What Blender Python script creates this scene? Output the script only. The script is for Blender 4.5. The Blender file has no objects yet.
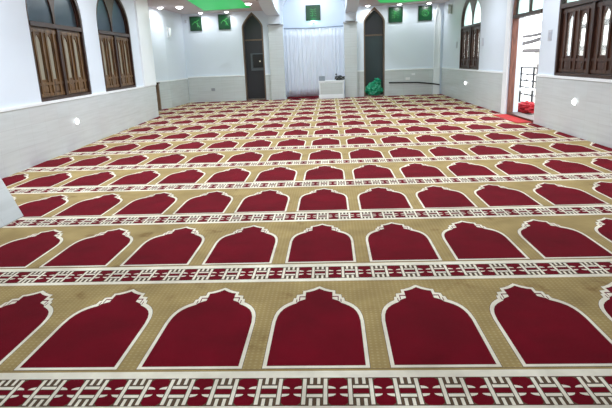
import bpy, bmesh, math, random
from mathutils import Vector, Matrix, noise
from mathutils.geometry import delaunay_2d_cdt
random.seed(7)
SC = bpy.context.scene
COL = SC.collection
PI = math.pi

# ------------------------------------------------------------------ materials
def new_mat(name):
    m = bpy.data.materials.new(name); m.use_nodes = True
    nt = m.node_tree
    return m, nt, nt.nodes['Principled BSDF']

def setin(b, **k):
    for n, v in k.items():
        b.inputs[n.replace('_', ' ')].default_value = v

def rgb(r, g, b):
    f = lambda c: ((c/255+0.055)/1.055)**2.4 if c/255 > 0.04045 else c/255/12.92
    return (f(r), f(g), f(b), 1)

def plain(name, col, rough=0.5, metal=0.0, var=0.06, scale=6.0, bump=0.0, bscale=80.0, **kw):
    """a surface colour with a little wear noise and optional bump"""
    m, nt, b = new_mat(name)
    tc = nt.nodes.new('ShaderNodeTexCoord')
    nz = nt.nodes.new('ShaderNodeTexNoise'); nz.inputs['Scale'].default_value = scale
    nt.links.new(tc.outputs['Object'], nz.inputs['Vector'])
    mx = nt.nodes.new('ShaderNodeMix'); mx.data_type = 'RGBA'
    mx.inputs[6].default_value = tuple(c*(1-var) for c in col[:3])+(1,)
    mx.inputs[7].default_value = tuple(min(1, c*(1+var)) for c in col[:3])+(1,)
    nt.links.new(nz.outputs['Fac'], mx.inputs[0])
    nt.links.new(mx.outputs[2], b.inputs['Base Color'])
    setin(b, Roughness=rough, Metallic=metal)
    if bump:
        n2 = nt.nodes.new('ShaderNodeTexNoise'); n2.inputs['Scale'].default_value = bscale
        nt.links.new(tc.outputs['Object'], n2.inputs['Vector'])
        bp = nt.nodes.new('ShaderNodeBump'); bp.inputs['Strength'].default_value = bump
        bp.inputs['Distance'].default_value = 0.01
        nt.links.new(n2.outputs['Fac'], bp.inputs['Height'])
        nt.links.new(bp.outputs['Normal'], b.inputs['Normal'])
    for k, v in kw.items():
        b.inputs[k.replace('_', ' ')].default_value = v
    return m

def glow(name, col, strength):
    m, nt, b = new_mat(name)
    setin(b, Base_Color=(0.8, 0.8, 0.8, 1), Emission_Color=col, Emission_Strength=strength, Roughness=0.5)
    return m

def tile_mat(name, axis):
    """pale polished wall tiles with faint horizontal courses; axis = the horizontal run of the wall"""
    m, nt, b = new_mat(name)
    tc = nt.nodes.new('ShaderNodeTexCoord')
    sp = nt.nodes.new('ShaderNodeSeparateXYZ'); nt.links.new(tc.outputs['Object'], sp.inputs[0])
    cb = nt.nodes.new('ShaderNodeCombineXYZ')
    nt.links.new(sp.outputs[axis], cb.inputs[0]); nt.links.new(sp.outputs[2], cb.inputs[1])
    br = nt.nodes.new('ShaderNodeTexBrick')
    br.offset = 0.0
    setin(br, Scale=1.0, Mortar_Size=0.0035, Mortar_Smooth=0.3, Brick_Width=0.45, Row_Height=0.3)
    br.inputs['Color1'].default_value = rgb(204, 211, 213)
    br.inputs['Color2'].default_value = rgb(203, 208, 210)
    br.inputs['Mortar'].default_value = rgb(194, 199, 201)
    nt.links.new(cb.outputs[0], br.inputs['Vector'])
    wv = nt.nodes.new('ShaderNodeTexNoise'); wv.inputs['Scale'].default_value = 1.0
    wv.inputs['Detail'].default_value = 5
    mp = nt.nodes.new('ShaderNodeMapping'); mp.inputs['Scale'].default_value = (1.2, 22, 1)
    nt.links.new(cb.outputs[0], mp.inputs['Vector']); nt.links.new(mp.outputs[0], wv.inputs['Vector'])
    rp = nt.nodes.new('ShaderNodeValToRGB')
    rp.color_ramp.elements[0].position = 0.35; rp.color_ramp.elements[0].color = (0.90, 0.90, 0.895, 1)
    rp.color_ramp.elements[1].position = 0.62; rp.color_ramp.elements[1].color = (1, 1, 1, 1)
    nt.links.new(wv.outputs['Fac'], rp.inputs[0])
    mx = nt.nodes.new('ShaderNodeMix'); mx.data_type = 'RGBA'; mx.blend_type = 'MULTIPLY'
    mx.inputs[0].default_value = 0.75
    nt.links.new(br.outputs['Color'], mx.inputs[6]); nt.links.new(rp.outputs[0], mx.inputs[7])
    nt.links.new(mx.outputs[2], b.inputs['Base Color'])
    setin(b, Roughness=0.22)
    return m

def wood_mat(name, dark, light, rough=0.4):
    m, nt, b = new_mat(name)
    tc = nt.nodes.new('ShaderNodeTexCoord')
    mp = nt.nodes.new('ShaderNodeMapping'); mp.inputs['Scale'].default_value = (9, 9, 0.9)
    nt.links.new(tc.outputs['Object'], mp.inputs['Vector'])
    nz = nt.nodes.new('ShaderNodeTexNoise'); setin(nz, Scale=3.5, Detail=6.0, Distortion=0.8)
    nt.links.new(mp.outputs[0], nz.inputs['Vector'])
    rp = nt.nodes.new('ShaderNodeValToRGB')
    rp.color_ramp.elements[0].position = 0.32; rp.color_ramp.elements[0].color = dark
    rp.color_ramp.elements[1].position = 0.68; rp.color_ramp.elements[1].color = light
    nt.links.new(nz.outputs['Fac'], rp.inputs[0]); nt.links.new(rp.outputs[0], b.inputs['Base Color'])
    setin(b, Roughness=rough)
    return m

def pane_mat(name, tint, clear, rough=0.25):
    """obscured window glass: part see-through, part pale translucent"""
    m, nt, b = new_mat(name)
    nt.nodes.remove(b)
    out = nt.nodes['Material Output']
    tr = nt.nodes.new('ShaderNodeBsdfTransparent'); tr.inputs['Color'].default_value = tint
    tl = nt.nodes.new('ShaderNodeBsdfTranslucent'); tl.inputs['Color'].default_value = tint
    gl = nt.nodes.new('ShaderNodeBsdfGlossy'); gl.inputs['Roughness'].default_value = rough
    a = nt.nodes.new('ShaderNodeMixShader'); a.inputs[0].default_value = clear
    c = nt.nodes.new('ShaderNodeMixShader'); c.inputs[0].default_value = 0.08
    nt.links.new(tl.outputs[0], a.inputs[1]); nt.links.new(tr.outputs[0], a.inputs[2])
    nt.links.new(a.outputs[0], c.inputs[1]); nt.links.new(gl.outputs[0], c.inputs[2])
    nt.links.new(c.outputs[0], out.inputs['Surface'])
    return m

def carpet_mat(name, col, sheen, trellis=None):
    m, nt, b = new_mat(name)
    tc = nt.nodes.new('ShaderNodeTexCoord')
    n1 = nt.nodes.new('ShaderNodeTexNoise'); setin(n1, Scale=3.0, Detail=5.0, Roughness=0.6)
    n2 = nt.nodes.new('ShaderNodeTexNoise'); setin(n2, Scale=260.0, Detail=2.0)
    for n in (n1, n2): nt.links.new(tc.outputs['Object'], n.inputs['Vector'])
    r1 = nt.nodes.new('ShaderNodeValToRGB')
    r1.color_ramp.elements[0].position = 0.3; r1.color_ramp.elements[0].color = (0.72, 0.70, 0.68, 1)
    r1.color_ramp.elements[1].position = 0.7; r1.color_ramp.elements[1].color = (1.1, 1.1, 1.1, 1)
    nt.links.new(n1.outputs['Fac'], r1.inputs[0])
    base = None
    if trellis:
        sp = nt.nodes.new('ShaderNodeSeparateXYZ'); nt.links.new(tc.outputs['Object'], sp.inputs[0])
        def mth(op, a, bb):
            q = nt.nodes.new('ShaderNodeMath'); q.operation = op
            for i, v in enumerate((a, bb)):
                if v is None: continue
                if isinstance(v, (int, float)): q.inputs[i].default_value = v
                else: nt.links.new(v, q.inputs[i])
            return q.outputs[0]
        x, y = sp.outputs[0], sp.outputs[1]
        s = mth('MULTIPLY', mth('ADD', x, y), 118.0); d = mth('MULTIPLY', mth('SUBTRACT', x, y), 118.0)
        w = mth('MULTIPLY', mth('SINE', s, None), mth('SINE', d, None))
        f = mth('GREATER_THAN', w, 0.45)
        mt = nt.nodes.new('ShaderNodeMix'); mt.data_type = 'RGBA'
        mt.inputs[6].default_value = col; mt.inputs[7].default_value = trellis
        nt.links.new(f, mt.inputs[0])
        n3 = nt.nodes.new('ShaderNodeTexNoise'); setin(n3, Scale=4.2, Detail=3.0); nt.links.new(tc.outputs['Object'], n3.inputs['Vector'])
        r3 = nt.nodes.new('ShaderNodeValToRGB')
        r3.color_ramp.elements[0].position = .62; r3.color_ramp.elements[0].color = (1, 1, 1, 1)
        r3.color_ramp.elements[1].position = .74; r3.color_ramp.elements[1].color = (.62, .52, .44, 1)
        nt.links.new(n3.outputs['Fac'], r3.inputs[0])
        ms = nt.nodes.new('ShaderNodeMix'); ms.data_type = 'RGBA'; ms.blend_type = 'MULTIPLY'; ms.inputs[0].default_value = 1
        nt.links.new(mt.outputs[2], ms.inputs[6]); nt.links.new(r3.outputs[0], ms.inputs[7]); base = ms.outputs[2]
    mx = nt.nodes.new('ShaderNodeMix'); mx.data_type = 'RGBA'; mx.blend_type = 'MULTIPLY'; mx.inputs[0].default_value = 1
    if base: nt.links.new(base, mx.inputs[6])
    else: mx.inputs[6].default_value = col
    nt.links.new(r1.outputs[0], mx.inputs[7])
    nt.links.new(mx.outputs[2], b.inputs['Base Color'])
    bp = nt.nodes.new('ShaderNodeBump'); setin(bp, Strength=0.5, Distance=0.004)
    nt.links.new(n2.outputs['Fac'], bp.inputs['Height']); nt.links.new(bp.outputs['Normal'], b.inputs['Normal'])
    setin(b, Roughness=0.95, Specular_IOR_Level=0.1, Sheen_Weight=sheen, Sheen_Roughness=0.45)
    b.inputs['Sheen Tint'].default_value = tuple(min(1, 0.35+c) for c in col[:3])+(1,)
    return m

WHITE = plain('white_paint', rgb(219, 229, 241), 0.45, var=0.015, scale=1.5)
TRIMW = plain('white_trim_paint', rgb(240, 245, 249), 0.35, var=0.01)
CEILM = plain('beige_ceiling_board', rgb(206, 194, 196), 0.7, var=0.03)
TILEY = tile_mat('polished_tile_side', 1)
TILEX = tile_mat('polished_tile_end', 0)
CONC = plain('grey_concrete', rgb(150, 148, 142), 0.85, var=0.15, bump=0.3)
WOODL = wood_mat('lit_golden_brown_wood', rgb(58, 37, 22), rgb(126, 94, 56), 0.35)  # left shutters: golden light on the wood put into its colour
WOODF = wood_mat('dark_brown_frame_wood', rgb(38, 23, 18), rgb(68, 42, 31), 0.4)
WOODD = wood_mat('deep_and_backlit_brown_wood', rgb(40, 22, 16), rgb(84, 52, 36), 0.4)  # deep brown tracery and threshold; right shutters' backlit darkness put into the colour
WOODP = wood_mat('grey_brown_wood', rgb(92, 70, 54), rgb(134, 108, 84), 0.5)
WOODR = wood_mat('reddish_brown_wood', rgb(88, 46, 34), rgb(140, 84, 64), 0.45)
PANEL = pane_mat('grey_obscured_glass', (0.68, 0.80, 0.86, 1), 0.5)
PANER = pane_mat('pale_clear_glass', (0.80, 0.93, 0.90, 1), 0.5, 0.1)
SLOTR = pane_mat('clear_slot_glass', (0.97, 0.98, 0.96, 1), 0.9, 0.1)
SLOTL = plain('dusty_ribbed_glass', rgb(150, 146, 130), 0.4, var=.1)
DGLASS = plain('dark_smoked_glass', rgb(38, 40, 46), 0.3, var=0.1, scale=2)
TGLASS = plain('dark_teal_glass', rgb(44, 62, 66), 0.3, var=0.1, scale=2)
ALU = plain('bronze_aluminium', rgb(112, 96, 82), 0.4, 0.3)
BLACK = plain('black_metal', rgb(34, 33, 38), 0.5, 0.4)
GREYD = plain('dull_grey_plastic', rgb(146, 150, 158), 0.5)
GREYP = plain('grey_plastic', rgb(190, 195, 206), 0.5)
WPLAS = plain('white_plastic', rgb(226, 228, 230), 0.4)
REDC = carpet_mat('crimson_pile', rgb(112, 0, 24), 0.05)
BEIGE = carpet_mat('beige_pile', rgb(170, 148, 98), 0.08, rgb(184, 165, 116))
CREAM = carpet_mat('cream_pile', rgb(247, 242, 224), 0.08)
BROWN = carpet_mat('dark_brown_pile', rgb(98, 78, 60), 0.1)
REDM = carpet_mat('scarlet_pile', rgb(176, 34, 36), 0.3)
REDCL = plain('red_cloth', rgb(160, 14, 28), 0.8, var=0.2, bump=0.4, bscale=30)
CURT = plain('white_curtain_cloth', rgb(226, 232, 240), 0.8, var=0.02, bump=0.1, bscale=200)
GREENP = plain('green_picture_ground', rgb(2, 62, 32), 0.3, var=0.4, scale=5)
GOLD = plain('pale_gold_lettering', rgb(50, 140, 66), 0.4)
GFRAME = plain('dark_green_frame', rgb(6, 52, 34), 0.4)
GPLAS = plain('green_plastic_film', rgb(16, 140, 104), 0.25, var=0.45, scale=9, bump=0.5, bscale=25)
LAMPW = glow('lamp_white', (1, 0.98, 0.95, 1), 14)
GREENL = glow('green_led_panel', (0.015, 0.55, 0.11, 1), 0.72)
GREENL.node_tree.nodes['Principled BSDF'].inputs['Base Color'].default_value = (.02, .25, .06, 1)
SPOTW = glow('foot_lamp_white', (1, 1, 1, 1), 5)
AMBER = glow('amber_indicator', (1, 0.65, 0.15, 1), 0.25)
DARKF = plain('dark_foliage', rgb(40, 44, 42), 0.7, var=0.4, scale=12)
GROUND = plain('street_ground', rgb(170, 168, 160), 0.9, var=0.1)
FACADE = plain('weathered_facade', rgb(196, 192, 184), 0.85, var=0.12, scale=2)
SLATE = plain('dark_roofing', rgb(84, 78, 78), 0.8, var=0.15)
SKYBLOCK = plain('sky_block_render', rgb(226, 232, 238), 0.9, var=0.1)  # for the added wall that blocks sky outside the left windows

# ------------------------------------------------------------------ mesh helpers
def tag(o, label, cat, group=None):
    o['label'] = label; o['category'] = cat
    if group: o['group'] = group
    return o

def link(name, verts, faces, mat, parent=None, smooth=False, mats=None, idx=None):
    """one mesh object; verts in world space, stored relative to the parent Empty"""
    org = Vector((0, 0, 0)) if parent is None else world_org(parent)
    me = bpy.data.meshes.new(name)
    me.from_pydata([tuple(Vector(v)-org) for v in verts], [], faces)
    for mm in (mats or [mat]): me.materials.append(mm)
    if idx: me.polygons.foreach_set('material_index', idx)
    bm = bmesh.new(); bm.from_mesh(me)
    bmesh.ops.recalc_face_normals(bm, faces=bm.faces)
    bm.to_mesh(me); bm.free()
    if smooth:
        me.polygons.foreach_set('use_smooth', [True]*len(me.polygons))
    o = bpy.data.objects.new(name, me); COL.objects.link(o)
    if parent is not None: o.parent = parent
    return o

ORG = {}
def world_org(o):
    v = Vector((0, 0, 0))
    while o is not None:
        v = v + o.location; o = o.parent
    return v

def empty(name, loc):
    o = bpy.data.objects.new(name, None); COL.objects.link(o); o.location = loc
    o.empty_display_size = 0.1
    return o

def struct(o):
    o['kind'] = 'structure'; return o

class MB:
    def __init__(self): self.v = []; self.f = []
    def add(self, v, f):
        n = len(self.v); self.v += [tuple(p) for p in v]; self.f += [tuple(i+n for i in q) for q in f]; return self
    def box(self, x0, x1, y0, y1, z0, z1, M=None, bev=0.0):
        if bev:
            bm = bmesh.new(); bmesh.ops.create_cube(bm, size=1)
            bmesh.ops.scale(bm, vec=(x1-x0, y1-y0, z1-z0), verts=bm.verts)
            bmesh.ops.translate(bm, vec=((x0+x1)/2, (y0+y1)/2, (z0+z1)/2), verts=bm.verts)
            bmesh.ops.bevel(bm, geom=bm.edges[:], offset=bev, segments=2, affect='EDGES')
            bm.verts.index_update()
            vs = [tuple(q.co) for q in bm.verts]; fs = [tuple(q.index for q in f.verts) for f in bm.faces]; bm.free()
        else:
            vs = [(x, y, z) for x in (x0, x1) for y in (y0, y1) for z in (z0, z1)]
            fs = [(0, 1, 3, 2), (4, 6, 7, 5), (0, 4, 5, 1), (2, 3, 7, 6), (0, 2, 6, 4), (1, 5, 7, 3)]
        if M: vs = [M(*q) for q in vs]
        return self.add(vs, fs)
    def tube(self, pts, r, n=10, rs=None):
        pts = [Vector(p) for p in pts]; rings = []
        for i, p in enumerate(pts):
            t = (pts[min(i+1, len(pts)-1)]-pts[max(i-1, 0)]).normalized()
            a = t.cross(Vector((0, 0, 1)));
            if a.length < 1e-4: a = t.cross(Vector((1, 0, 0)))
            a.normalize(); b = t.cross(a); rr = rs[i] if rs else r
            rings.append([p+(a*math.cos(2*PI*k/n)+b*math.sin(2*PI*k/n))*rr for k in range(n)])
        v = [q for R in rings for q in R]; f = []
        for i in range(len(rings)-1):
            for k in range(n):
                f.append((i*n+k, i*n+(k+1) % n, (i+1)*n+(k+1) % n, (i+1)*n+k))
        f.append(tuple(range(n))[::-1]); f.append(tuple((len(rings)-1)*n+k for k in range(n)))
        return self.add(v, f)
    def build(self, name, mat, parent=None, smooth=False):
        return link(name, self.v, self.f, mat, parent, smooth)

def inside(p, poly):
    x, y = p; c = False; j = len(poly)-1
    for i in range(len(poly)):
        xi, yi = poly[i]; xj, yj = poly[j]
        if (yi > y) != (yj > y) and x < (xj-xi)*(y-yi)/(yj-yi)+xi: c = not c
        j = i
    return c

def cdt(polys):
    vs = []; es = []
    for P in polys:
        n = len(vs); vs += [Vector(p) for p in P]
        es += [(n+i, n+(i+1) % len(P)) for i in range(len(P))]
    r = delaunay_2d_cdt(vs, es, [], 0, 1e-5)
    return [tuple(p) for p in r[0]], [tuple(f) for f in r[2]]

def slab(mb, outline, holes, d0, d1, M):
    """solid plate with holes: outline/holes in wall coordinates (s, z), depth d0..d1"""
    v, f = cdt([outline]+holes)
    keep = []
    for t in f:
        c = (sum(v[i][0] for i in t)/3, sum(v[i][1] for i in t)/3)
        if inside(c, outline) and not any(inside(c, h) for h in holes): keep.append(t)
    n = len(v)
    V = [M(p[0], d0, p[1]) for p in v]+[M(p[0], d1, p[1]) for p in v]
    F = [t for t in keep]+[tuple(i+n for i in t[::-1]) for t in keep]
    cnt = {}
    for t in keep:
        for i in range(3):
            e = (t[i], t[(i+1) % 3]); k = tuple(sorted(e)); cnt.setdefault(k, []).append(e)
    for k, l in cnt.items():
        if len(l) == 1:
            a, b = l[0]; F.append((a, b, b+n, a+n))
    used = sorted({i for q in F for i in q}); mp = {o: i for i, o in enumerate(used)}
    mb.add([V[i] for i in used], [tuple(mp[i] for i in q) for q in F])
    return mb

def arch(s0, s1, zb, zs, za, p=3.2, n=14):
    c, h = (s0+s1)/2, (s1-s0)/2
    L = [(c-h*(1-(i/n)**p), zs+(za-zs)*i/n) for i in range(n+1)]
    R = [(2*c-x, z) for x, z in L[:-1]][::-1]
    return [(s0, zb)]+L+R+[(s1, zb)] if zb < zs else L+R

def rect(s0, s1, z0, z1): return [(s0, z0), (s0, z1), (s1, z1), (s1, z0)]

# wall coordinates -> world: s along the wall, d depth out of the room, z up
XR = 4.17; LB = -0.055; LA = -4.47-LB*7; RB = .004; RA = 4.05-RB*7.5; YB = 19.85; LE = 14.72
ln = Vector((-1, LB, 0)).normalized()
rn = Vector((1, -RB, 0)).normalized()
def MR(s, d, z): return (RA+RB*s+rn.x*d, s+rn.y*d, z)
def ML(s, d, z): return (LA+LB*s+ln.x*d, s+ln.y*d, z)
def MK(s, d, z): return (s, YB+d, z)

# ------------------------------------------------------------------ carpet
W = 0.6; DR = 2.18093; X0 = -0.0979; Y0 = 2.1312
CORNER = [(-5.85, 16.1), (-5.61, 16.9), (-5.40, 17.74), (-5.34, YB)]
def build_carpet():
    L = []   # (polygon, material) bottom to top; materials: 0 beige 1 cream 2 red 3 brown
    T0 = -0.53; T1 = T0+DR
    def R(u0, u1, v0, v1, m): L.append(([(u0, v0), (u1, v0), (u1, v1), (u0, v1)], m))
    R(-.5, .5, T0, T1, 0)
    R(-.5, .5, T0, -.458, 1)
    R(-.5, .5, -.458, -.126, 3)
    R(-.5, .5, -.452, -.132, 2)
    R(-.5, .5, -.126, -.036, 1)
    R(-.5, .5, -.012, -.006, 3)
    for k in (-1, 0, 1):
        c = k/3
        def H(x0, x1, v0, v1, o=.007):
            R(c+x0-o, c+x1+o, max(v0-o, -.455), min(v1+o, -.129), 3); L.append(([(c+x0, v0), (c+x1, v0), (c+x1, v1), (c+x0, v1)], 1))
        R(c-.064, c+.064, -.215, -.128, 3); R(c-.064, c+.064, -.455, -.365, 3)
        for s in (-1, 1):
            for va, vb in ((-.132, -.172), (-.452, -.41)):
                L.append(([(c+s*.088, va), (c+s*.122, va), (c+s*.088, vb)], 3))
        for s in (-1, 1):
            H(s*.027-.012, s*.027+.012, -.205, -.127); H(s*.027-.012, s*.027+.012, -.455, -.375)
        H(-.064, .064, -.256, -.222); H(-.064, .064, -.360, -.326)
        for s in (-1, 1):
            for vb, sg in ((-.262, 1), (-.322, -1)):
                P = [(c+s*.088, vb), (c+s*.152, vb)]+[(c+s*(.088+.064*math.cos(a)), vb+sg*.034*math.sin(a)) for a in (.35, .7, 1.05, 1.4)]+[(c+s*.088, vb+sg*.034)]
                L.append((P, 1))
                q = [(c+s*.096, vb+sg*.006), (c+s*.13, vb+sg*.006), (c+s*.12, vb+sg*.02), (c+s*.096, vb+sg*.022)]
                L.append((q, 3)) if False else None
            H(s*.077-.0135, s*.077+.0135, -.443, -.138)
    half = [(.42, 0), (.42, .75), (.411, .87), (.396, .95), (.372, 1.02), (.337, 1.083), (.297, 1.13), (.258, 1.163), (.252, 1.235), (.229, 1.238), (.225, 1.31), (.166, 1.324), (.166, 1.405), (.13, 1.414), (.065, 1.455), (.02, 1.497)]
    inn = [(.389, .034), (.389, .75), (.379, .86), (.361, .94), (.334, 1.005), (.295, 1.058), (.25, 1.1), (.222, 1.12), (.2, 1.165), (.136, 1.21), (.136, 1.372), (.1, 1.38), (.05, 1.41), (.012, 1.446)]
    sym = lambda h, ap: h+[(0, ap)]+[(-x, y) for x, y in h[::-1]]
    def grow(poly, e):
        out = []; n = len(poly)
        for i in range(n):
            a, b, c = Vector(poly[i-1]), Vector(poly[i]), Vector(poly[(i+1) % n])
            n1 = Vector(((b-a).y, -(b-a).x)).normalized(); n2 = Vector(((c-b).y, -(c-b).x)).normalized()
            m = (n1+n2); m = m/max(m.length_squared, .5)*2 if m.length > 1e-6 else n1
            out.append(tuple(b+m*e*.5*1.0))
        return out
    O = sym(half, 1.515)
    L.append((grow(O, .008), 3)); L.append((O, 1)); L.append((sym(inn, 1.46), 2))
    for s in (-1, 1):
        for (a, b, c, d) in ((.136, .197, 1.255, 1.276), (.188, .197, 1.18, 1.276), (.216, .224, 1.14, 1.21)):
            R(min(s*a, s*b), max(s*a, s*b), c, d, 2)
    v, f = cdt([p for p, m in L])
    mats = []; tris = []
    for t in f:
        c = (sum(v[i][0] for i in t)/3, sum(v[i][1] for i in t)/3)
        m = None
        for P, q in L:
            if inside(c, P): m = q
        if m is None: continue
        tris.append(t); mats.append(m)
    V = []; F = []; I = []; key = {}
    for r in range(-2, 15):
        for c in range(-10, 8):
            loc = []
            for (u, w) in v:
                x = X0+(u+c)*W; y = Y0+(w+r*DR)*W
                k = (round(x*2e4), round(y*2e4))
                if k not in key: key[k] = len(V); V.append((x, y, 0.0))
                loc.append(key[k])
            for t, m in zip(tris, mats):
                q = tuple(loc[i] for i in t)
                if len(set(q)) == 3: F.append(q); I.append(m)
    me = bpy.data.meshes.new('prayer_carpet'); me.from_pydata(V, [], F)
    for m in (BEIGE, CREAM, REDC, BROWN): me.materials.append(m)
    me.polygons.foreach_set('material_index', I)
    bm = bmesh.new(); bm.from_mesh(me)
    def cut(co, no, sel=None):
        fs = [g for g in bm.faces if sel is None or sel(g.calc_center_median())]
        es = {e for g in fs for e in g.edges}; vs = {w for g in fs for w in g.verts}
        bmesh.ops.bisect_plane(bm, geom=list(vs)+list(es)+fs, dist=1e-5, plane_co=co, plane_no=no)
        dead = [g for g in bm.faces if (sel is None or sel(g.calc_center_median())) and (g.calc_center_median()-Vector(co)).dot(Vector(no)) > 0]
        bmesh.ops.delete(bm, geom=dead, context='FACES')
    cut(MR(8, -.024, 0), tuple(rn)); cut((0, YB-.022, 0), (0, 1, 0))
    cut((0, -2.4, 0), (0, -1, 0))
    def split(y): bmesh.ops.bisect_plane(bm, geom=bm.verts[:]+bm.edges[:]+bm.faces[:], dist=1e-5, plane_co=(0, y, 0), plane_no=(0, 1, 0))
    split(LE+.005); split(CORNER[1][1]); split(CORNER[2][1])
    cut(ML(8, -.024, 0), tuple(ln), lambda c: c.y < LE+.005)
    for k, (lo, hi) in enumerate(((LE+.005, CORNER[1][1]), (CORNER[1][1], CORNER[2][1]), (CORNER[2][1], 30))):
        p, q = Vector(CORNER[k]+(0,)), Vector(CORNER[k+1]+(0,)); d = (q-p).normalized(); nn_ = Vector((-d.y, d.x, 0))
        cut(tuple(p-nn_*.024), tuple(nn_), lambda c, lo=lo, hi=hi: lo < c.y < hi)
    # around the near pillar
    bmesh.ops.bisect_plane(bm, geom=bm.verts[:]+bm.edges[:]+bm.faces[:], dist=1e-5, plane_co=(-3.05, 0, 0), plane_no=(1, 0, 0))
    bmesh.ops.bisect_plane(bm, geom=bm.verts[:]+bm.edges[:]+bm.faces[:], dist=1e-5, plane_co=(0, 4.81, 0), plane_no=(0, 1, 0))
    dead = [g for g in bm.faces if g.calc_center_median().x < -3.05 and g.calc_center_median().y < 4.81]
    bmesh.ops.delete(bm, geom=dead, context='FACES')
    bmesh.ops.recalc_face_normals(bm, faces=bm.faces)
    if sum(g.normal.z for g in bm.faces) < 0: bmesh.ops.reverse_faces(bm, faces=bm.faces[:])
    be = [e for e in bm.edges if e.is_boundary]
    ex = bmesh.ops.extrude_edge_only(bm, edges=be)
    bmesh.ops.translate(bm, vec=(0, 0, -.009), verts=[g for g in ex['geom'] if isinstance(g, bmesh.types.BMVert)])
    bm.to_mesh(me); bm.free()
    o = bpy.data.objects.new('prayer_carpet', me); COL.objects.link(o)
    tag(o, 'wall-to-wall crimson and beige carpet woven with rows of arched prayer niches', 'carpet')
build_carpet()

# ------------------------------------------------------------------ shell
struct(MB().box(-8, XR+.3, -3.2, 22, -.25, -.01).build('floor', CONC))

ZC = 3.16
WIN = {  # s0, s1, sill, transom, apex
    'L1': (8.12, 10.19, .89, 2.09, 3.13), 'L2': (10.94, 13.05, .89, 2.11, 3.13),
    'R1': (7.50, 9.94, .95, 2.13, 3.13), 'R2': (14.98, 17.27, .94, 2.17, 3.14)}
DOOR = (10.70, 12.46, 0.0, 2.12, 3.12)

def opening(w): return arch(w[0], w[1], w[2], w[3], w[4])
m = MB()
slab(m, rect(-3, 20.85, -.02, 4.2), [opening(WIN['R1']), opening(WIN['R2']), arch(DOOR[0], DOOR[1], 0.0, DOOR[3], DOOR[4])], 0, .27, MR)
struct(m.build('wall_right', WHITE))
m = MB(); slab(m, rect(-3, LE, -.02, 4.2), [opening(WIN['L1']), opening(WIN['L2'])], 0, .27, ML)
struct(m.build('wall_left', WHITE))
D1 = (-3.17, -2.40, 0, 2.62, 3.13); D2 = (1.25, 2.01, 0, 2.64, 3.13)
MH = (-1.66, .53)
def mihrab_arch():
    c, h = (MH[0]+MH[1])/2, (MH[1]-MH[0])/2
    P = [(MH[0], 0.0), (MH[0], 2.62)]
    P += [(c-h*1.035*math.cos(a), 2.95+.98*math.sin(a)) for a in [PI*k/24 for k in range(25)]]
    return P+[(MH[1], 2.62), (MH[1], 0.0)]
m = MB()
slab(m, rect(-5.6, XR+.1, -.02, 4.2), [arch(D1[0], D1[1], 0.0, D1[3], D1[4], 1.5), arch(D2[0], D2[1], 0.0, D2[3], D2[4], 1.5), mihrab_arch()], 0, .30, MK)
struct(m.build('wall_back', WHITE))
# angled corner wall, far left, and the side passage it closes
P = [(-7.4, 16.1)]+CORNER+[(-7.4, YB)]
m = MB(); slab(m, P, [], -.02, 4.2, lambda s, d, z: (s, z, d)); struct(m.build('wall_corner', WHITE))
struct(MB().box(-7.4, -7.1, 13.4, 16.1, -.02, 4.2).box(-7.1, -5.12, 13.4, 13.6, -.02, 4.2).build('wall_passage', WHITE))
struct(MB().box(-5, XR+.1, -2.9, -2.7, -.02, 4.2).build('wall_front', WHITE))
# niche behind the arch
m = MB()
m.box(MH[0]-.35, MH[1]+.35, 21.15, 21.35, -.02, 4.2)
m.box(MH[0]-.35, MH[0]-.1, YB+.3, 21.15, -.02, 4.2)
m.box(MH[1]+.1, MH[1]+.35, YB+.3, 21.15, -.02, 4.2)
struct(m.build('wall_niche', WHITE))

# tiled dado, white ledge on top
def dado(name, M, spans, zt, mat):
    a = MB(); b = MB()
    for s0, s1 in spans:
        a.box(s0, s1, -.02, .0, 0.0, zt-.012, M); b.box(s0, s1, -.032, .0, zt-.012, zt+.03, M)
    struct(a.build(name, mat)); return b
n = 0
def ledge(b, i): struct(b.build('trim_%d' % i, TRIMW))
ledge(dado('baseboard_right', MR, [(-2.7, 10.68), (12.74, 19.82)], .925, TILEY), 1)
ledge(dado('baseboard_left', ML, [(-2.7, LE)], .87, TILEY), 2)
ledge(dado('baseboard_back', MK, [(-5.31, D1[0]-.005), (D1[1]+.005, -2.19), (1.0, D2[0]-.005), (D2[1]+.005, 3.76)], .92, TILEX), 3)
def seg_map(p, q):
    p, q = Vector(p), Vector(q); d = (q-p).normalized()
    return (lambda s, dd, z: (p.x+d.x*s-d.y*dd, p.y+d.y*s+d.x*dd, z)), (q-p).length
for k in range(3):
    M_, l_ = seg_map(CORNER[k], CORNER[k+1])
    ledge(dado('baseboard_corner', M_, [(0, l_-(.02 if k == 2 else 0))], .88, TILEY), 4+k)
# white jamb strip on the near edge of the far wall piece beside the doorway
struct(MB().box(12.47, 12.74, -.035, 0, 0, ZC, MR).build('trim_14', TRIMW))
MC, _l = seg_map(CORNER[2], CORNER[3])
# pointed white pilaster strip in the far right corner
m = MB(); slab(m, arch(3.77, 4.0, 0.0, 2.72, 3.14, 1.3), [arch(3.805, 3.965, .95, 2.62, 2.98, 1.3)], -.06, 0, MK)
slab(m, arch(3.80, 3.97, .94, 2.62, 3.0, 1.3), [], -.015, 0, MK)
struct(m.build('trim_7', TRIMW))
# left wall pilaster (plain) between the second window and the passage
struct(MB().box(13.62, LE, -.05, 0, .882, ZC, ML).build('trim_8', TRIMW))

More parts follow.
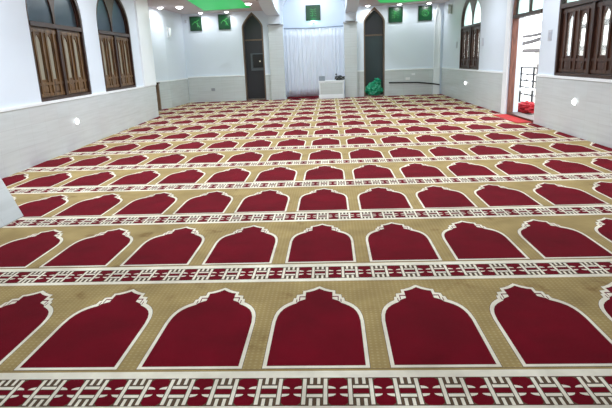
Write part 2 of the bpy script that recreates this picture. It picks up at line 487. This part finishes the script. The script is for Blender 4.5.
# near left tiled pier, its far face raked
m = MB()
zt = 3.2
tx, ty = -3.06, 4.81
rake = 0.40
vs = []
for z, k in ((0, 0), (1.0, 1), (zt, 1)):
    e = rake*k
    vs += [(-4.35, 2.2, z), (tx-e, 2.2, z), (tx-e, ty, z), (-4.35, ty, z)]
fs = [(0, 3, 2, 1), (8, 9, 10, 11)]
for l in (0, 4):
    for i in range(4): fs.append((l+i, l+(i+1) % 4, l+4+(i+1) % 4, l+4+i))
m.add(vs, fs)
struct(m.build('trim_9', TILEY))

# pillars flanking the curtained niche
def pillar(x0, x1, name):
    r = struct(empty(name, ((x0+x1)/2, YB-.07, 0)))
    MB().box(x0, x1, YB-.14, YB-.001, 0, 2.60).build('tiled_shaft', TILEX, r)
    MB().box(x0-.03, x1+.03, YB-.18, YB-.001, 2.60, 2.66, bev=.01).build('capital', plain('grey_capital', rgb(176, 178, 180), .4), r)
pillar(-2.19, -1.67, 'trim_10'); pillar(.54, 1.0, 'trim_11')

# ceilings: two low side bays, a higher white nave between arched beams
TRL = [(-3.95, 14.6), (-4.32, 19.05), (-2.58, 18.7), (-2.52, 15.6), (-3.3, 13.6)]
TRR = [(1.45, 17.4), (1.72, 18.9), (2.6, 19.1), (3.5, 18.6), (3.6, 16.4), (2.4, 15.2)]
def MZ(s, d, z): return (s, z, ZC+d)
m = MB()
slab(m, [(-8, -2.8), (-8, YB+.05), (-2.17, YB+.05), (-2.17, -2.8)], [TRL], 0, .09, MZ)
slab(m, [(.98, -2.8), (.98, YB+.05), (XR+.05, YB+.05), (XR+.05, -2.8)], [TRR], 0, .09, MZ)
struct(m.build('ceiling', CEILM))
m = MB().box(-2.4, 1.2, -2.8, 21.3, 4.2, 4.3)
m.box(-8, -2.3, -2.8, YB+.1, ZC+.3, ZC+.35); m.box(1.0, XR+.1, -2.8, YB+.1, ZC+.3, ZC+.35)
struct(m.build('ceiling_nave', WHITE))
def beam(x0, x1, name):
    P = [(-2.8, 4.2), (YB-.02, 4.2), (YB-.02, 2.67), (19.45, 2.67), (19.42, 2.95)]
    P += [(19.42-2.6*math.sin(a), 2.95+.45*(1-math.cos(a))) for a in [PI/2*k/10 for k in range(1, 11)]]
    P += [(-2.8, 3.4)]
    mm = MB(); slab(mm, [(p[0], p[1]) for p in P], [], x0, x1, lambda s, d, z: (d, s, z))
    struct(mm.build(name, WHITE))
beam(-2.16, -1.72, 'trim_12'); beam(.58, .97, 'trim_13')

# glowing green ceiling trays
def tray(poly, label):
    c = (sum(p[0] for p in poly)/len(poly), sum(p[1] for p in poly)/len(poly))
    r = empty('ceiling_tray', (c[0], c[1], ZC+.2))
    tag(r, label, 'ceiling light', 'green ceiling trays')
    gr = [(c[0]+(p[0]-c[0])*1.04, c[1]+(p[1]-c[1])*1.04) for p in poly]
    inn = [(c[0]+(p[0]-c[0])*.97, c[1]+(p[1]-c[1])*.97) for p in poly]
    mm = MB(); slab(mm, inn, [], .002, .05, MZ); mm.build('led_panel', GREENL, r)
    mm = MB(); slab(mm, poly, [inn], -.012, .05, MZ); mm.build('rim', CEILM, r)
tray(TRL, 'green glowing ceiling tray over the two green pictures left of the niche')
tray(TRR, 'green glowing ceiling tray over the two green pictures right of the niche')

# ------------------------------------------------------------------ gothic windows
def window(name, M, w, frame_m, shut_m, pane_m, deep, slot_m=None):
    s0, s1, zb, zs, za = w
    c = (s0+s1)/2
    r = struct(empty(name, M(c, 0, zb)))
    th = .06
    outer = arch(s0+.002, s1-.002, zb+.002, zs, za-.002)
    innr = arch(s0+th, s1-th, zb+th*.9, zs, za-th*1.6)
    m = MB(); slab(m, outer, [innr], .01, deep, M); m.build('window_frame', frame_m, r)
    d0, d1 = .03, deep-.01
    MB().box(s0+th, s1-th, d0-.03, d1, zs-.04, zs+.03, M).build('transom', frame_m, r)
    MB().box(c-.045, c+.045, d0-.01, d1, zb+th*.9, zs-.04, M).build('mullion', frame_m, r)
    # upper lights
    up = arch(s0+th+.001, s1-th-.001, zs+.03, zs+.031, za-th*1.6-.002)
    la = arch(s0+th+.02, c-.03, zs+.04, zs+.06, za-.16, 2.1)
    lb = arch(c+.03, s1-th-.02, zs+.04, zs+.06, za-.16, 2.1)
    m = MB(); slab(m, up, [la, lb], d0+.03, d1-.03, M); m.build('tracery', WOODD, r)
    for q in (la, lb):
        m = MB(); slab(m, q, [], d0+.055, d0+.061, M); m.build('pane', pane_m, r)
    # shutters
    for a, b in ((s0+th, c-.045), (c+.045, s1-th)):
        z0, z1 = zb+th*.9, zs-.04
        wd = b-a; st = wd*.13
        slots = []
        for k in (0, 1):
            q0 = a+wd*(.20 if k == 0 else .62); q1 = q0+wd*.185
            slots.append(arch(q0, q1, z0+.29, z1-.25, z1-.11, 2.0, 6))
        m = MB(); slab(m, rect(a+.003, b-.003, z0+.003, z1-.003), slots, d0+.03, d0+.065, M)
        sh = m.build('shutter', shut_m, r)
        m = MB()
        for q0 in (a+wd*.12, a+wd*.40, a+wd*.55, a+wd*.83):   # stiles
            m.box(q0, q0+wd*.05, d0+.008, d0+.031, z0+.03, z1-.05, M)
        m.box(a+.02, b-.02, d0+.012, d0+.031, z0+.20, z0+.245, M)
        m.box(a+.02, b-.02, d0+.012, d0+.031, z0+.02, z0+.07, M)
        m.box(a+.02, b-.02, d0+.012, d0+.031, z1-.085, z1-.03, M)
        m.build('moulding', shut_m, sh)
        for k in (0, 1):
            q0 = a+wd*(.20 if k == 0 else .62)
            m = MB()
            m.box(q0, q0+wd*.17, d0+.014, d0+.031, z0+.095, z0+.175, M)
            m.build('carved_panel', shut_m, sh)
            m = MB(); slab(m, slots[k], [], d0+.045, d0+.05, M); m.build('slot_pane', slot_m or pane_m, sh)
    return r
window('window_1', ML, WIN['L1'], WOODF, WOODL, PANEL, .18, SLOTL)
window('window_2', ML, WIN['L2'], WOODF, WOODL, PANEL, .18, SLOTL)
window('window_3', MR, WIN['R1'], WOODF, WOODD, PANER, .18, SLOTR)
window('window_4', MR, WIN['R2'], WOODF, WOODD, PANER, .18, SLOTR)

# ------------------------------------------------------------------ doors
# open entrance on the right
s0, s1, zb, zs, za = DOOR
r = struct(empty('door_1', MR((s0+s1)/2, .13, 0)))
c = (s0+s1)/2
m = MB(); slab(m, arch(s0+.002, s1-.002, .0, zs, za-.002), [arch(s0+.06, s1-.06, .0, zs, za-.09)], .02, .14, MR)
m.build('door_frame', WOODR, r)
MB().box(s0+.06, s1-.06, .0, .14, zs-.02, zs+.05, MR).build('transom', WOODF, r)
MB().box(s0+.06, s1-.06, .0, .26, .0, .05, MR).build('threshold', WOODD, r)
la = arch(s0+.08, c-.035, zs+.06, zs+.08, za-.17, 2.3); lb = arch(c+.035, s1-.08, zs+.06, zs+.08, za-.17, 2.3)
m = MB(); slab(m, arch(s0+.061, s1-.061, zs+.05, zs+.051, za-.092), [la, lb], .06, .13, MR); m.build('tracery', WOODF, r)
for q in (la, lb):
    m = MB(); slab(m, q, [], .1, .106, MR); m.build('pane', PANER, r)
# leaves folded back outside against the outer wall
for a, b, nm in ((s1+.01, s1+.90, 'door_leaf'),):
    pass

def back_door(name, D, glass, fm):
    s0, s1, zb, zs, za = D
    r = struct(empty(name, MK((s0+s1)/2, .15, 0)))
    m = MB(); slab(m, arch(s0+.002, s1-.002, .0, zs, za-.003, 1.5), [arch(s0+.05, s1-.05, .045, zs, za-.085, 1.5)], .0, .28, MK)
    m.build('door_frame', fm, r)
    MB().box(s0+.05, s1-.05, .19, .26, 2.15, 2.20, MK).build('transom', fm, r)
    m = MB(); slab(m, arch(s0+.051, s1-.051, 2.20, zs, za-.087, 1.5), [], .22, .235, MK); m.build('fanlight', DGLASS, r)
    MB().box(s0+.051, s1-.051, .22, .235, .046, 2.15, MK).build('glass_leaf', glass, r)
    return r
back_door('door_2', D1, DGLASS, ALU)
back_door('door_3', D2, TGLASS, ALU)

# ------------------------------------------------------------------ things at the back
# pictures
def picture(x0, x1, z0, z1, y, label, kind):
    r = empty('wall_picture', ((x0+x1)/2, y, z0)); tag(r, label, 'picture', 'green pictures along the back wall')
    fr = .022
    m = MB(); slab(m, rect(x0, x1, z0, z1), [rect(x0+fr, x1-fr, z0+fr, z1-fr)], -.035, 0, lambda s, d, z: (s, y+d, z)); m.build('frame', GFRAME, r)
    MB().box(x0+fr+.001, x1-fr-.001, y-.02, y-.001, z0+fr+.001, z1-fr-.001).build('picture_panel', GREENP, r)
    cx, cz = (x0+x1)/2, (z0+z1)/2
    m = MB(); yy = y-.024
    if kind == 'ring':
        m.tube([(cx+.11*math.cos(a), yy, cz+.11*math.sin(a)) for a in [2*PI*k/28 for k in range(29)]], .012, 6)
        m.tube([(cx+.05*math.cos(a), yy, cz+.05*math.sin(a)) for a in [2*PI*k/18 for k in range(16)]], .01, 6)
    elif kind == 'swoop':
        m.tube([(cx-.13+.26*t, yy, cz-.08+.14*math.sin(3.0*t+.3)-.03*t) for t in [k/16 for k in range(17)]], .013, 6)
        m.tube([(cx-.06+.18*t, yy, cz+.06+.07*t*t) for t in [k/8 for k in range(9)]], .011, 6)
        m.tube([(cx+.05, yy, cz-.12), (cx+.07, yy, cz), (cx+.06, yy, cz+.12)], .01, 6)
    else:
        for k in range(4):
            m.tube([(cx-.12+.24*t, yy, cz+.12-.07*k+.02*math.sin(9*t+k)) for t in [j/12 for j in range(13)]], .008, 6)
        m.tube([(cx-.03, yy, cz-.13), (cx-.04, yy, cz+.13)], .009, 6)
    m.build('lettering', GOLD, r)
    return r
picture(-5.05, -4.62, 2.56, 3.06, YB-.002, 'green calligraphy picture on back wall, nearest the left corner', 'swoop')
picture(-4.0, -3.56, 2.57, 3.09, YB-.002, 'green calligraphy picture beside the dark pointed door with a black box', 'swoop')
picture(2.14, 2.63, 2.57, 3.09, YB-.002, 'green calligraphy picture beside the teal pointed door with the green bundle', 'lines')
picture(3.19, 3.67, 2.59, 3.09, YB-.002, 'green picture with a pale ring emblem by the far right corner', 'ring')
picture(-.87, -.31, 2.84, 3.40, 21.148, 'green picture hanging inside the niche above the white curtain', 'lines')
# small lamp under the niche picture
r = empty('picture_lamp', (-.59, 21.148, 2.77)); tag(r, 'tiny picture lamp below the green picture in the niche', 'lamp')
MB().tube([(-.59, 21.149, 2.76), (-.59, 21.08, 2.76)], .012).build('arm', BLACK, r)
MB().tube([(-.59, 21.075, 2.74), (-.59, 21.085, 2.79)], .028, 12).build('shade', GREYP, r)
MB().tube([(-.59, 21.086, 2.7905), (-.59, 21.087, 2.80)], .022, 12).build('bulb', LAMPW, r)

pl = bpy.data.lights.new('picture_glow', 'POINT'); pl.energy = 3.0; pl.color = (.45, 1, .85); pl.shadow_soft_size = .02
po = bpy.data.objects.new('picture_glow', pl); COL.objects.link(po); po.location = (-.59, 21.07, 2.83)
# curtain and rod
yc = 20.88
nx, nz_ = 150, 8
V = []; F = []
xa, xb = MH[0]-.06, MH[1]+.06
for j in range(nz_+1):
    t = j/nz_; z = .015+t*2.52
    for i in range(nx+1):
        u = i/nx; x = xa+(xb-xa)*u
        ph = 2*PI*u*15+1.3*math.sin(u*9)
        amp = (.034-.012*t)*(.6+.4*math.sin(u*23+1))
        V.append((x, yc+amp*math.sin(ph)+.012*math.sin(ph*2.3+t*2), z))
nn = len(V)
V += [(x, y+.006, z) for x, y, z in V]
for j in range(nz_):
    for i in range(nx):
        a = j*(nx+1)+i; F.append((a, a+1, a+nx+2, a+nx+1)); F.append((nn+a, nn+a+nx+1, nn+a+nx+2, nn+a+1))
for j in range(nz_):
    for i in (0, nx):
        a = j*(nx+1)+i; F.append((a, a+nx+1, nn+a+nx+1, nn+a))
for i in range(nx):
    for j in (0, nz_):
        a = j*(nx+1)+i; F.append((a, nn+a, nn+a+1, a+1))
o = link('curtain', V, F, CURT, None, True); tag(o, 'white pleated curtain hanging across the arched niche', 'curtain')
o = MB().tube([(xa-.02, yc, 2.575), ((xa+xb)/2, yc, 2.555), (xb+.02, yc, 2.59)], .02, 12).build('curtain_rod', plain('grey_rod', rgb(150, 158, 172), .4), None, True)
tag(o, 'grey rod carrying the white curtain across the niche', 'curtain rod')
# red runner on the niche floor
o = MB().box(MH[0]+.01, MH[1]-.01, YB-.02, 21.14, -.009, .0).build('red_runner', REDC)
tag(o, 'plain red carpet strip on niche floor below the white curtain', 'carpet')

# pulpit
r = empty('pulpit', (.05, 19.62, 0)); tag(r, 'low white tiled pulpit block standing before the curtain', 'pulpit')
MB().box(-.42, .51, 19.38, 19.69, 0.0, .13, bev=.006).build('plinth', TRIMW, r)
MB().box(-.40, .49, 19.40, 19.69, .13, .60).build('body', TRIMW, r)
MB().box(-.36, .45, 19.385, 19.40, .16, .56).build('front_panel', TILEX, r)
MB().box(-.43, .52, 19.37, 19.69, .60, .64, bev=.006).build('top_slab', TRIMW, r)
r = empty('grey_box', (-.29, 19.5, .64)); tag(r, 'small grey box on the left end of the white pulpit', 'box')
MB().box(-.40, -.19, 19.46, 19.6, .64, .80, bev=.008).build('body', plain('slate_grey_plastic', rgb(120, 130, 142), .5), r)
MB().box(-.39, -.20, 19.455, 19.46, .655, .785).build('front', plain('mid_grey_plastic', rgb(140, 150, 160), .4), r)

def blob(name, c, rx, ry, rz, mat, amp, freq, seed, flat=True, lvl=4, parent=None):
    bm = bmesh.new(); bmesh.ops.create_icosphere(bm, subdivisions=lvl, radius=1)
    for v in bm.verts:
        d = v.co.normalized()
        k = 1+amp*noise.noise(d*freq+Vector((seed, seed*.7, 3)))+amp*.5*noise.noise(d*freq*2.6+Vector((1, seed, 7)))
        p = d*k
        v.co = Vector((c[0]+p.x*rx, c[1]+p.y*ry, c[2]+p.z*rz))
        if flat: v.co.z = max(v.co.z, c[2]-rz*.92)
    vs = [tuple(v.co) for v in bm.verts]; bm.verts.index_update()
    fs = [tuple(v.index for v in f.verts) for f in bm.faces]; bm.free()
    return link(name, vs, fs, mat, parent)
# flowers / dark bundle on pulpit
r = empty('flower_arrangement', (.34, 19.52, .64)); tag(r, 'dark spray of artificial flowers on the right end of the white pulpit', 'flowers')
blob('foliage', (.34, 19.53, .715), .17, .09, .078, DARKF, .5, 2.8, 2.0, parent=r)
m = MB()
for k in range(9):
    a = k*.7; m.tube([(.34, 19.53, .70), (.34+.10*math.cos(a), 19.53+.05*math.sin(a), .78+.03*math.sin(k*2.1))], .006, 6)
m.build('stems', DARKF, r)
m = MB()
for k in range(6):
    bm_c = (.22+.05*k, 19.46, .72+.03*math.sin(k*2.3))
    m.box(bm_c[0]-.016, bm_c[0]+.016, bm_c[1]-.012, bm_c[1]+.012, bm_c[2]-.016, bm_c[2]+.016, bev=.006)
m.build('blossoms', plain('dusty_blossom', rgb(170, 172, 168), .7), r)
MB().tube([(.22, 19.54, .70), (.225, 19.54, .83)], .006, 6).build('bud_stem', DARKF, r)
blob('bud', (.225, 19.54, .85), .03, .03, .03, DARKF, .2, 2, 5.0, False, 2, r)

# green wrapped bundle in the teal doorway
r = empty('wrapped_bundle', (1.63, YB+.04, 0)); tag(r, 'crumpled green plastic-wrapped bundle at the foot of the teal pointed door', 'bundle')
blob('wrapped_body', (1.62, YB+.05, .25), .30, .13, .25, GPLAS, .42, 2.4, 11.0, parent=r)
blob('gathered_top', (1.74, YB+.06, .52), .14, .10, .13, GPLAS, .55, 3.0, 4.0, False, 3, r)

# black box on dark door
r = empty('meter_box', (-2.66, YB+.2, 1.05)); tag(r, 'black box with amber light hanging in the dark pointed doorway', 'box')
MB().box(-2.84, -2.46, YB+.08, YB+.218, 1.22, 1.66, bev=.01).build('body', plain('black_plastic', rgb(8, 9, 12), .5), r)
m = MB(); slab(m, rect(-2.93, -2.455, 1.08, 1.70), [rect(-2.86, -2.46, 1.18, 1.66)], .15, .218, MK); m.build('bracket', plain('dull_grey_metal', rgb(84, 92, 98), .5), r)
MB().box(-2.60, -2.56, YB+.075, YB+.08, 1.39, 1.43).build('indicator', AMBER, r)

# dark rail along the tiled wall, far right
r = empty('wall_rail', (3.1, YB-.06, .4)); tag(r, 'thin dark rail along the tiled back wall right of teal door', 'rail')
MB().tube([(2.16, YB-.07, .475), (2.7, YB-.07, .465), (3.25, YB-.07, .45), (3.72, YB-.085, .395), (4.0, YB-.09, .345)], .022, 8).build('bar', BLACK, r, True)
for x, z in ((2.3, .472), (3.2, .451)):
    MB().tube([(x, YB-.07, z), (x, YB-.02, z)], .012, 8).build('bracket', BLACK, r)

# low wooden panel at the end of the left tiled wall
r = empty('wooden_post', (-5.45, 16.6, 0)); tag(r, 'low brown wooden post standing behind the far end of left tiled wall', 'post')
MB().box(-5.51, -5.40, 16.55, 16.65, .001, .84, bev=.004).build('post_shaft', WOODP, r)
MB().box(-5.54, -5.38, 16.52, 16.68, .84, .88, bev=.004).build('cap', WOODF, r)

# wall fittings
def plate(name, M, s, z, w, h, mat, label, cat, group, n=1):
    r = empty(name, M(s, 0, z)); tag(r, label, cat, group)
    MB().box(s-w/2, s+w/2, -.012, -.0005, z-h/2, z+h/2, M).build('face_plate', mat, r)
    for k in range(n):
        q = s-w/2+w*(k+.5)/n
        MB().box(q-w/n*.3, q+w/n*.3, -.02, -.012, z-h*.28, z+h*.28, M).build('switch_button', mat, r)
plate('switch_plate', MR, 10.24, 1.66, .16, .19, GREYP, 'grey switch plate on right wall between the open doorway and near window', 'switch', 'switch plates', 2)
plate('switch_plate', MR, 17.66, 1.68, .15, .20, GREYP, 'small grey plate on the far side of the distant right window', 'switch', 'switch plates')
plate('switch_plate', MR, 14.67, 1.68, .13, .20, GREYP, 'small grey plate on right wall between distant window and doorway', 'switch', 'switch plates')
plate('wall_socket', lambda s, d, z: MK(s, d-.02, z), -4.39, .45, .14, .10, GREYD, 'grey socket on the tiled back wall below the left green pictures', 'socket', 'sockets')
plate('wall_socket', lambda s, d, z: MK(s, d-.02, z), 2.85, .60, .16, .09, WPLAS, 'white socket above the dark rail on tiled back wall, the lower one', 'socket', 'sockets')
plate('wall_socket', lambda s, d, z: MK(s, d-.02, z), 3.05, .75, .12, .07, WPLAS, 'white socket above the dark rail on tiled back wall, the higher one', 'socket', 'sockets')
plate('wall_sensor', MK, -5.2, 2.9, .07, .11, GREYP, 'tiny grey sensor on the back wall in the left corner', 'sensor', None)

# wall lamps
def wall_lamp(M, s, z, label):
    r = empty('wall_lamp', M(s, 0, z)); tag(r, label, 'wall lamp', 'wall lamps')
    MB().box(s-.06, s+.06, -.02, -.0005, z-.16, z+.16, M, bev=.004).build('back_plate', WPLAS, r)
    pts = [M(s, -.075, z-.15), M(s, -.075, z-.12), M(s, -.075, z+.12), M(s, -.075, z+.15)]
    MB().tube(pts, .05, 14, [.03, .052, .052, .03]).build('glass_shade', plain('opal_glass', rgb(222, 230, 232), .2), r, True)
wall_lamp(MR, 18.58, 2.85, 'small white wall lamp high on right wall beyond the distant window')
wall_lamp(MC, .35, 2.45, 'small glass wall lamp high in the far left corner')

# round foot lights in the tiles
def dome(mb, P, r, h, n=20, rings=6):
    """P(u, v, w): u, v across the lamp, w out of the surface"""
    V = []; F = []
    for j in range(rings):
        a = PI/2*j/rings
        for k in range(n):
            b = 2*PI*k/n; V.append(P(r*math.cos(a)*math.cos(b), r*math.cos(a)*math.sin(b), h*math.sin(a)))
    V.append(P(0, 0, h))
    for j in range(rings-1):
        for k in range(n):
            F.append((j*n+k, j*n+(k+1) % n, (j+1)*n+(k+1) % n, (j+1)*n+k))
    for k in range(n): F.append(((rings-1)*n+k, (rings-1)*n+(k+1) % n, len(V)-1))
    F.append(tuple(range(n))[::-1])
    return mb.add(V, F)
def foot_light(M, s, z, rr, label):
    r = empty('foot_light', M(s, -.02, z)); tag(r, label, 'wall light', 'round lights set in the wall tiles')
    dome(MB(), lambda u, v, w: M(s+u, -.022-w, z+v), rr*.9, rr*.8).build('lens', SPOTW, r, True)
    O = [(s+rr*math.cos(2*PI*k/24), z+rr*math.sin(2*PI*k/24)) for k in range(24)]
    H = [(s+rr*.9*math.cos(2*PI*k/24), z+rr*.9*math.sin(2*PI*k/24)) for k in range(24)]
    mm = MB(); slab(mm, O, [H], -.03, -.0205, M); mm.build('rim', TRIMW, r)
foot_light(ML, 9.22, .475, .06, 'round white light in the tiles under the near left window')
foot_light(MR, 8.93, .56, .06, 'round white light in the tiles under the near right window')
foot_light(MR, 16.23, .55, .055, 'round white light in the tiles under the distant right window')

# ceiling downlights
def downlight(x, y, rr, label, power, col=(.95, .98, 1)):
    r = empty('ceiling_light', (x, y, ZC)); tag(r, label, 'ceiling light', 'round ceiling lights')
    dome(MB(), lambda u, v, w: (x+u, y+v, ZC-.002-w), rr*.85, rr*.55).build('lens', LAMPW, r, True)
    O = [(x+rr*math.cos(2*PI*k/24), y+rr*math.sin(2*PI*k/24)) for k in range(24)]
    H = [(x+rr*.85*math.cos(2*PI*k/24), y+rr*.85*math.sin(2*PI*k/24)) for k in range(24)]
    mm = MB(); slab(mm, O, [H], -.02, -.001, MZ); mm.build('rim', TRIMW, r)
    lamp('downlight', (x, y, ZC-.03-rr*.55), rr*1.6, power, col)
def lamp(name, loc, size, power, col=(.90, .96, 1), sy=None, spread=PI):
    L = bpy.data.lights.new(name, 'AREA'); L.energy = power; L.color = col; L.spread = spread
    if sy: L.shape = 'RECTANGLE'; L.size = size; L.size_y = sy
    else: L.shape = 'DISK'; L.size = size
    o = bpy.data.objects.new(name, L); COL.objects.link(o); o.location = loc
    return o
downlight(-5.28, 17.2, .11, 'round ceiling light nearest the far left corner', 5)
downlight(-4.69, 17.28, .13, 'round ceiling light between far left corner and the green tray', 14)
downlight(-2.48, 17.15, .12, 'round ceiling light before the dark pointed door by the tray', 14)
downlight(-4.55, 19.5, .09, 'round ceiling light over the green picture nearest the left corner', 7)
downlight(-3.62, 19.5, .09, 'round ceiling light over the green picture beside the dark door', 7)
downlight(1.38, 19.5, .09, 'round ceiling light over the teal pointed door', 7)
downlight(2.48, 19.5, .09, 'round ceiling light over the green picture beside the teal door', 7)
downlight(3.5, 19.5, .09, 'round ceiling light over the green ring picture', 7)

# general room lighting: unseen bare area lights added along the ceilings, ahead of the camera
for y in (6.5, 10, 13.5):
    lamp('bay_fill', (-3.1, y, ZC-.03), .6, 55)
    lamp('bay_fill', (2.6, y, ZC-.03), .6, 55)
for y in (6, 10, 14, 18):
    lamp('nave_fill', (-.55, y, 4.15), .7, 75)
lamp('nave_fill', (-.55, 2.2, 4.15), .7, 60)  # unseen light added to brighten the near carpet
lamp('niche_fill', (-.55, 20.45, 4.1), .5, 22, (.90, .95, 1))  # unseen light added to brighten the wall above the curtain

# ------------------------------------------------------------------ doorway and outside
o = MB().box(3.74, 4.29, 10.74, 12.4, .0005, .012, bev=.004).build('door_mat', REDM)
tag(o, 'plain red mat laid through the open doorway', 'mat')
# balcony
struct(MB().box(XR+.28, 5.7, 8.0, 17.5, -.25, -.02).build('floor_balcony', CONC))
r = empty('cloth_heap', (4.6, 12.85, -.02)); tag(r, 'red cloth heap on the balcony floor outside the open doorway', 'cloth')
blob('folded_cloth', (4.60, 13.1, .085), .24, .42, .10, REDCL, .35, 1.9, 3.0, parent=r)
blob('cloth_roll', (4.62, 12.62, .125), .20, .28, .13, REDCL, .35, 2.2, 8.0, parent=r)
r = empty('railing', (5.55, 13, -.02)); tag(r, 'black metal balcony railing outside the open doorway', 'railing')
for y in [9.2+.95*k for k in range(9)]:
    MB().box(5.53, 5.57, y-.02, y+.02, -.02, .98).build('post', BLACK, r)
for z in (.22, .42, .60, .78, .96):
    MB().box(5.535, 5.565, 9.0, 17.3, z-.018, z+.018).build('rail_bar', BLACK, r)
m = MB()
for k in range(8):
    y = 9.2+.95*k
    MB().tube([(5.55, y+.475+.16*math.cos(a), .69+.06*math.sin(a)) for a in [2*PI*j/16 for j in range(17)]], .012, 6).build('scrollwork', BLACK, r)
# white stool
r = empty('stool', (5.1, 14.1, -.02)); tag(r, 'white stool with thin legs outside by the balcony railing', 'stool')
MB().box(4.93, 5.27, 13.9, 14.35, .42, .47, bev=.01).build('seat', WPLAS, r)
for x in (4.96, 5.24):
    for y in (13.94, 14.31):
        MB().tube([(x, y, -.02), (x, y, .42)], .016, 8).build('leg', WPLAS, r)
# street beyond
struct(MB().box(5.7, 60, -30, 70, -3.6, -3.5).build('ground', GROUND))
r = empty('house', (13, 24, -3.5)); tag(r, 'pale house with dark flat roof beyond the balcony railing', 'house')
MB().box(11.5, 15.5, 24, 31, -3.5, 1.35).build('wall', FACADE, r)
MB().box(11.0, 16.0, 23.5, 31.5, 1.35, 1.55).build('roof', SLATE, r)
for y in (25, 27.2, 29.4):
    MB().box(11.46, 11.5, y, y+1.0, -.6, .7).build('window', SLATE, r)
m_ = MB().tube([(9.0, 23.2, -3.5), (9.0, 23.2, 5.0)], .07, 8, [.09, .06]); o = m_.build('utility_pole', CONC)
tag(o, 'slim grey utility pole rising beyond the balcony railing', 'pole')
for z0, z1, rr, lab in ((1.90, 1.93, .045, 'dark slack cable strung beyond the balcony railing, the higher one'), (1.64, 1.80, .06, 'dark slanting cable strung beyond the balcony railing, the lower one')):
    o = MB().tube([(6.6, 19.6-2.6*t, z0+(z1-z0)*t-.03*math.sin(PI*t)+.012*(max(0, t-1)**2+max(0, -t)**2)) for t in [-3+j*.25 for j in range(33)]], rr, 8).build('overhead_cable', SLATE)
    tag(o, lab, 'cable', 'overhead cables')
o = MB().tube([(6.5, 6+j, 1.395) for j in range(20)], .02, 6).build('washing_line', SLATE); tag(o, 'thin level line strung between the slanting cable and the balcony railing', 'line')
# wall added close outside the left windows to block sky and grey their panes
struct(MB().box(1, 13.3, 1.3, 1.5, -3.5, 6, ML).build('wall_sky_block', SKYBLOCK))

# ------------------------------------------------------------------ world, camera
w = bpy.data.worlds.new('sky'); SC.world = w; w.use_nodes = True
nt = w.node_tree; bg = nt.nodes['Background']
bg.inputs['Color'].default_value = (0.93, 0.97, 1.0, 1); bg.inputs['Strength'].default_value = 4.2

cam = bpy.data.cameras.new('camera'); co = bpy.data.objects.new('camera', cam); COL.objects.link(co)
f, pi_, ya, ro = 520.79, 0.269058, -0.05375, -0.037789
cy, sy_, cp, sp_ = math.cos(ya), math.sin(ya), math.cos(pi_), math.sin(pi_)
fw = Vector((sy_*cp, cy*cp, -sp_)); rt = Vector((cy, -sy_, 0)); up = rt.cross(fw)
cr, sr = math.cos(ro), math.sin(ro)
rt2 = rt*cr+up*sr; up2 = up*cr-rt*sr
Mx = Matrix((rt2, up2, -fw)).transposed().to_4x4(); Mx.translation = Vector((0, 0, 1.3819))
co.matrix_world = Mx
cam.sensor_width = 36; cam.lens = 36*f/612; cam.clip_start = .05; cam.clip_end = 200
SC.camera = co

SC.view_settings.view_transform = 'Standard'; SC.view_settings.look = 'None'
SC.view_settings.gamma = 1; SC.view_settings.use_curve_mapping = False
SC.view_settings.exposure = 0.0
SC.cycles.use_denoising = True
SC.cycles.max_bounces = 8; SC.cycles.diffuse_bounces = 5; SC.cycles.transparent_max_bounces = 12
SC.cycles.sample_clamp_indirect = 4
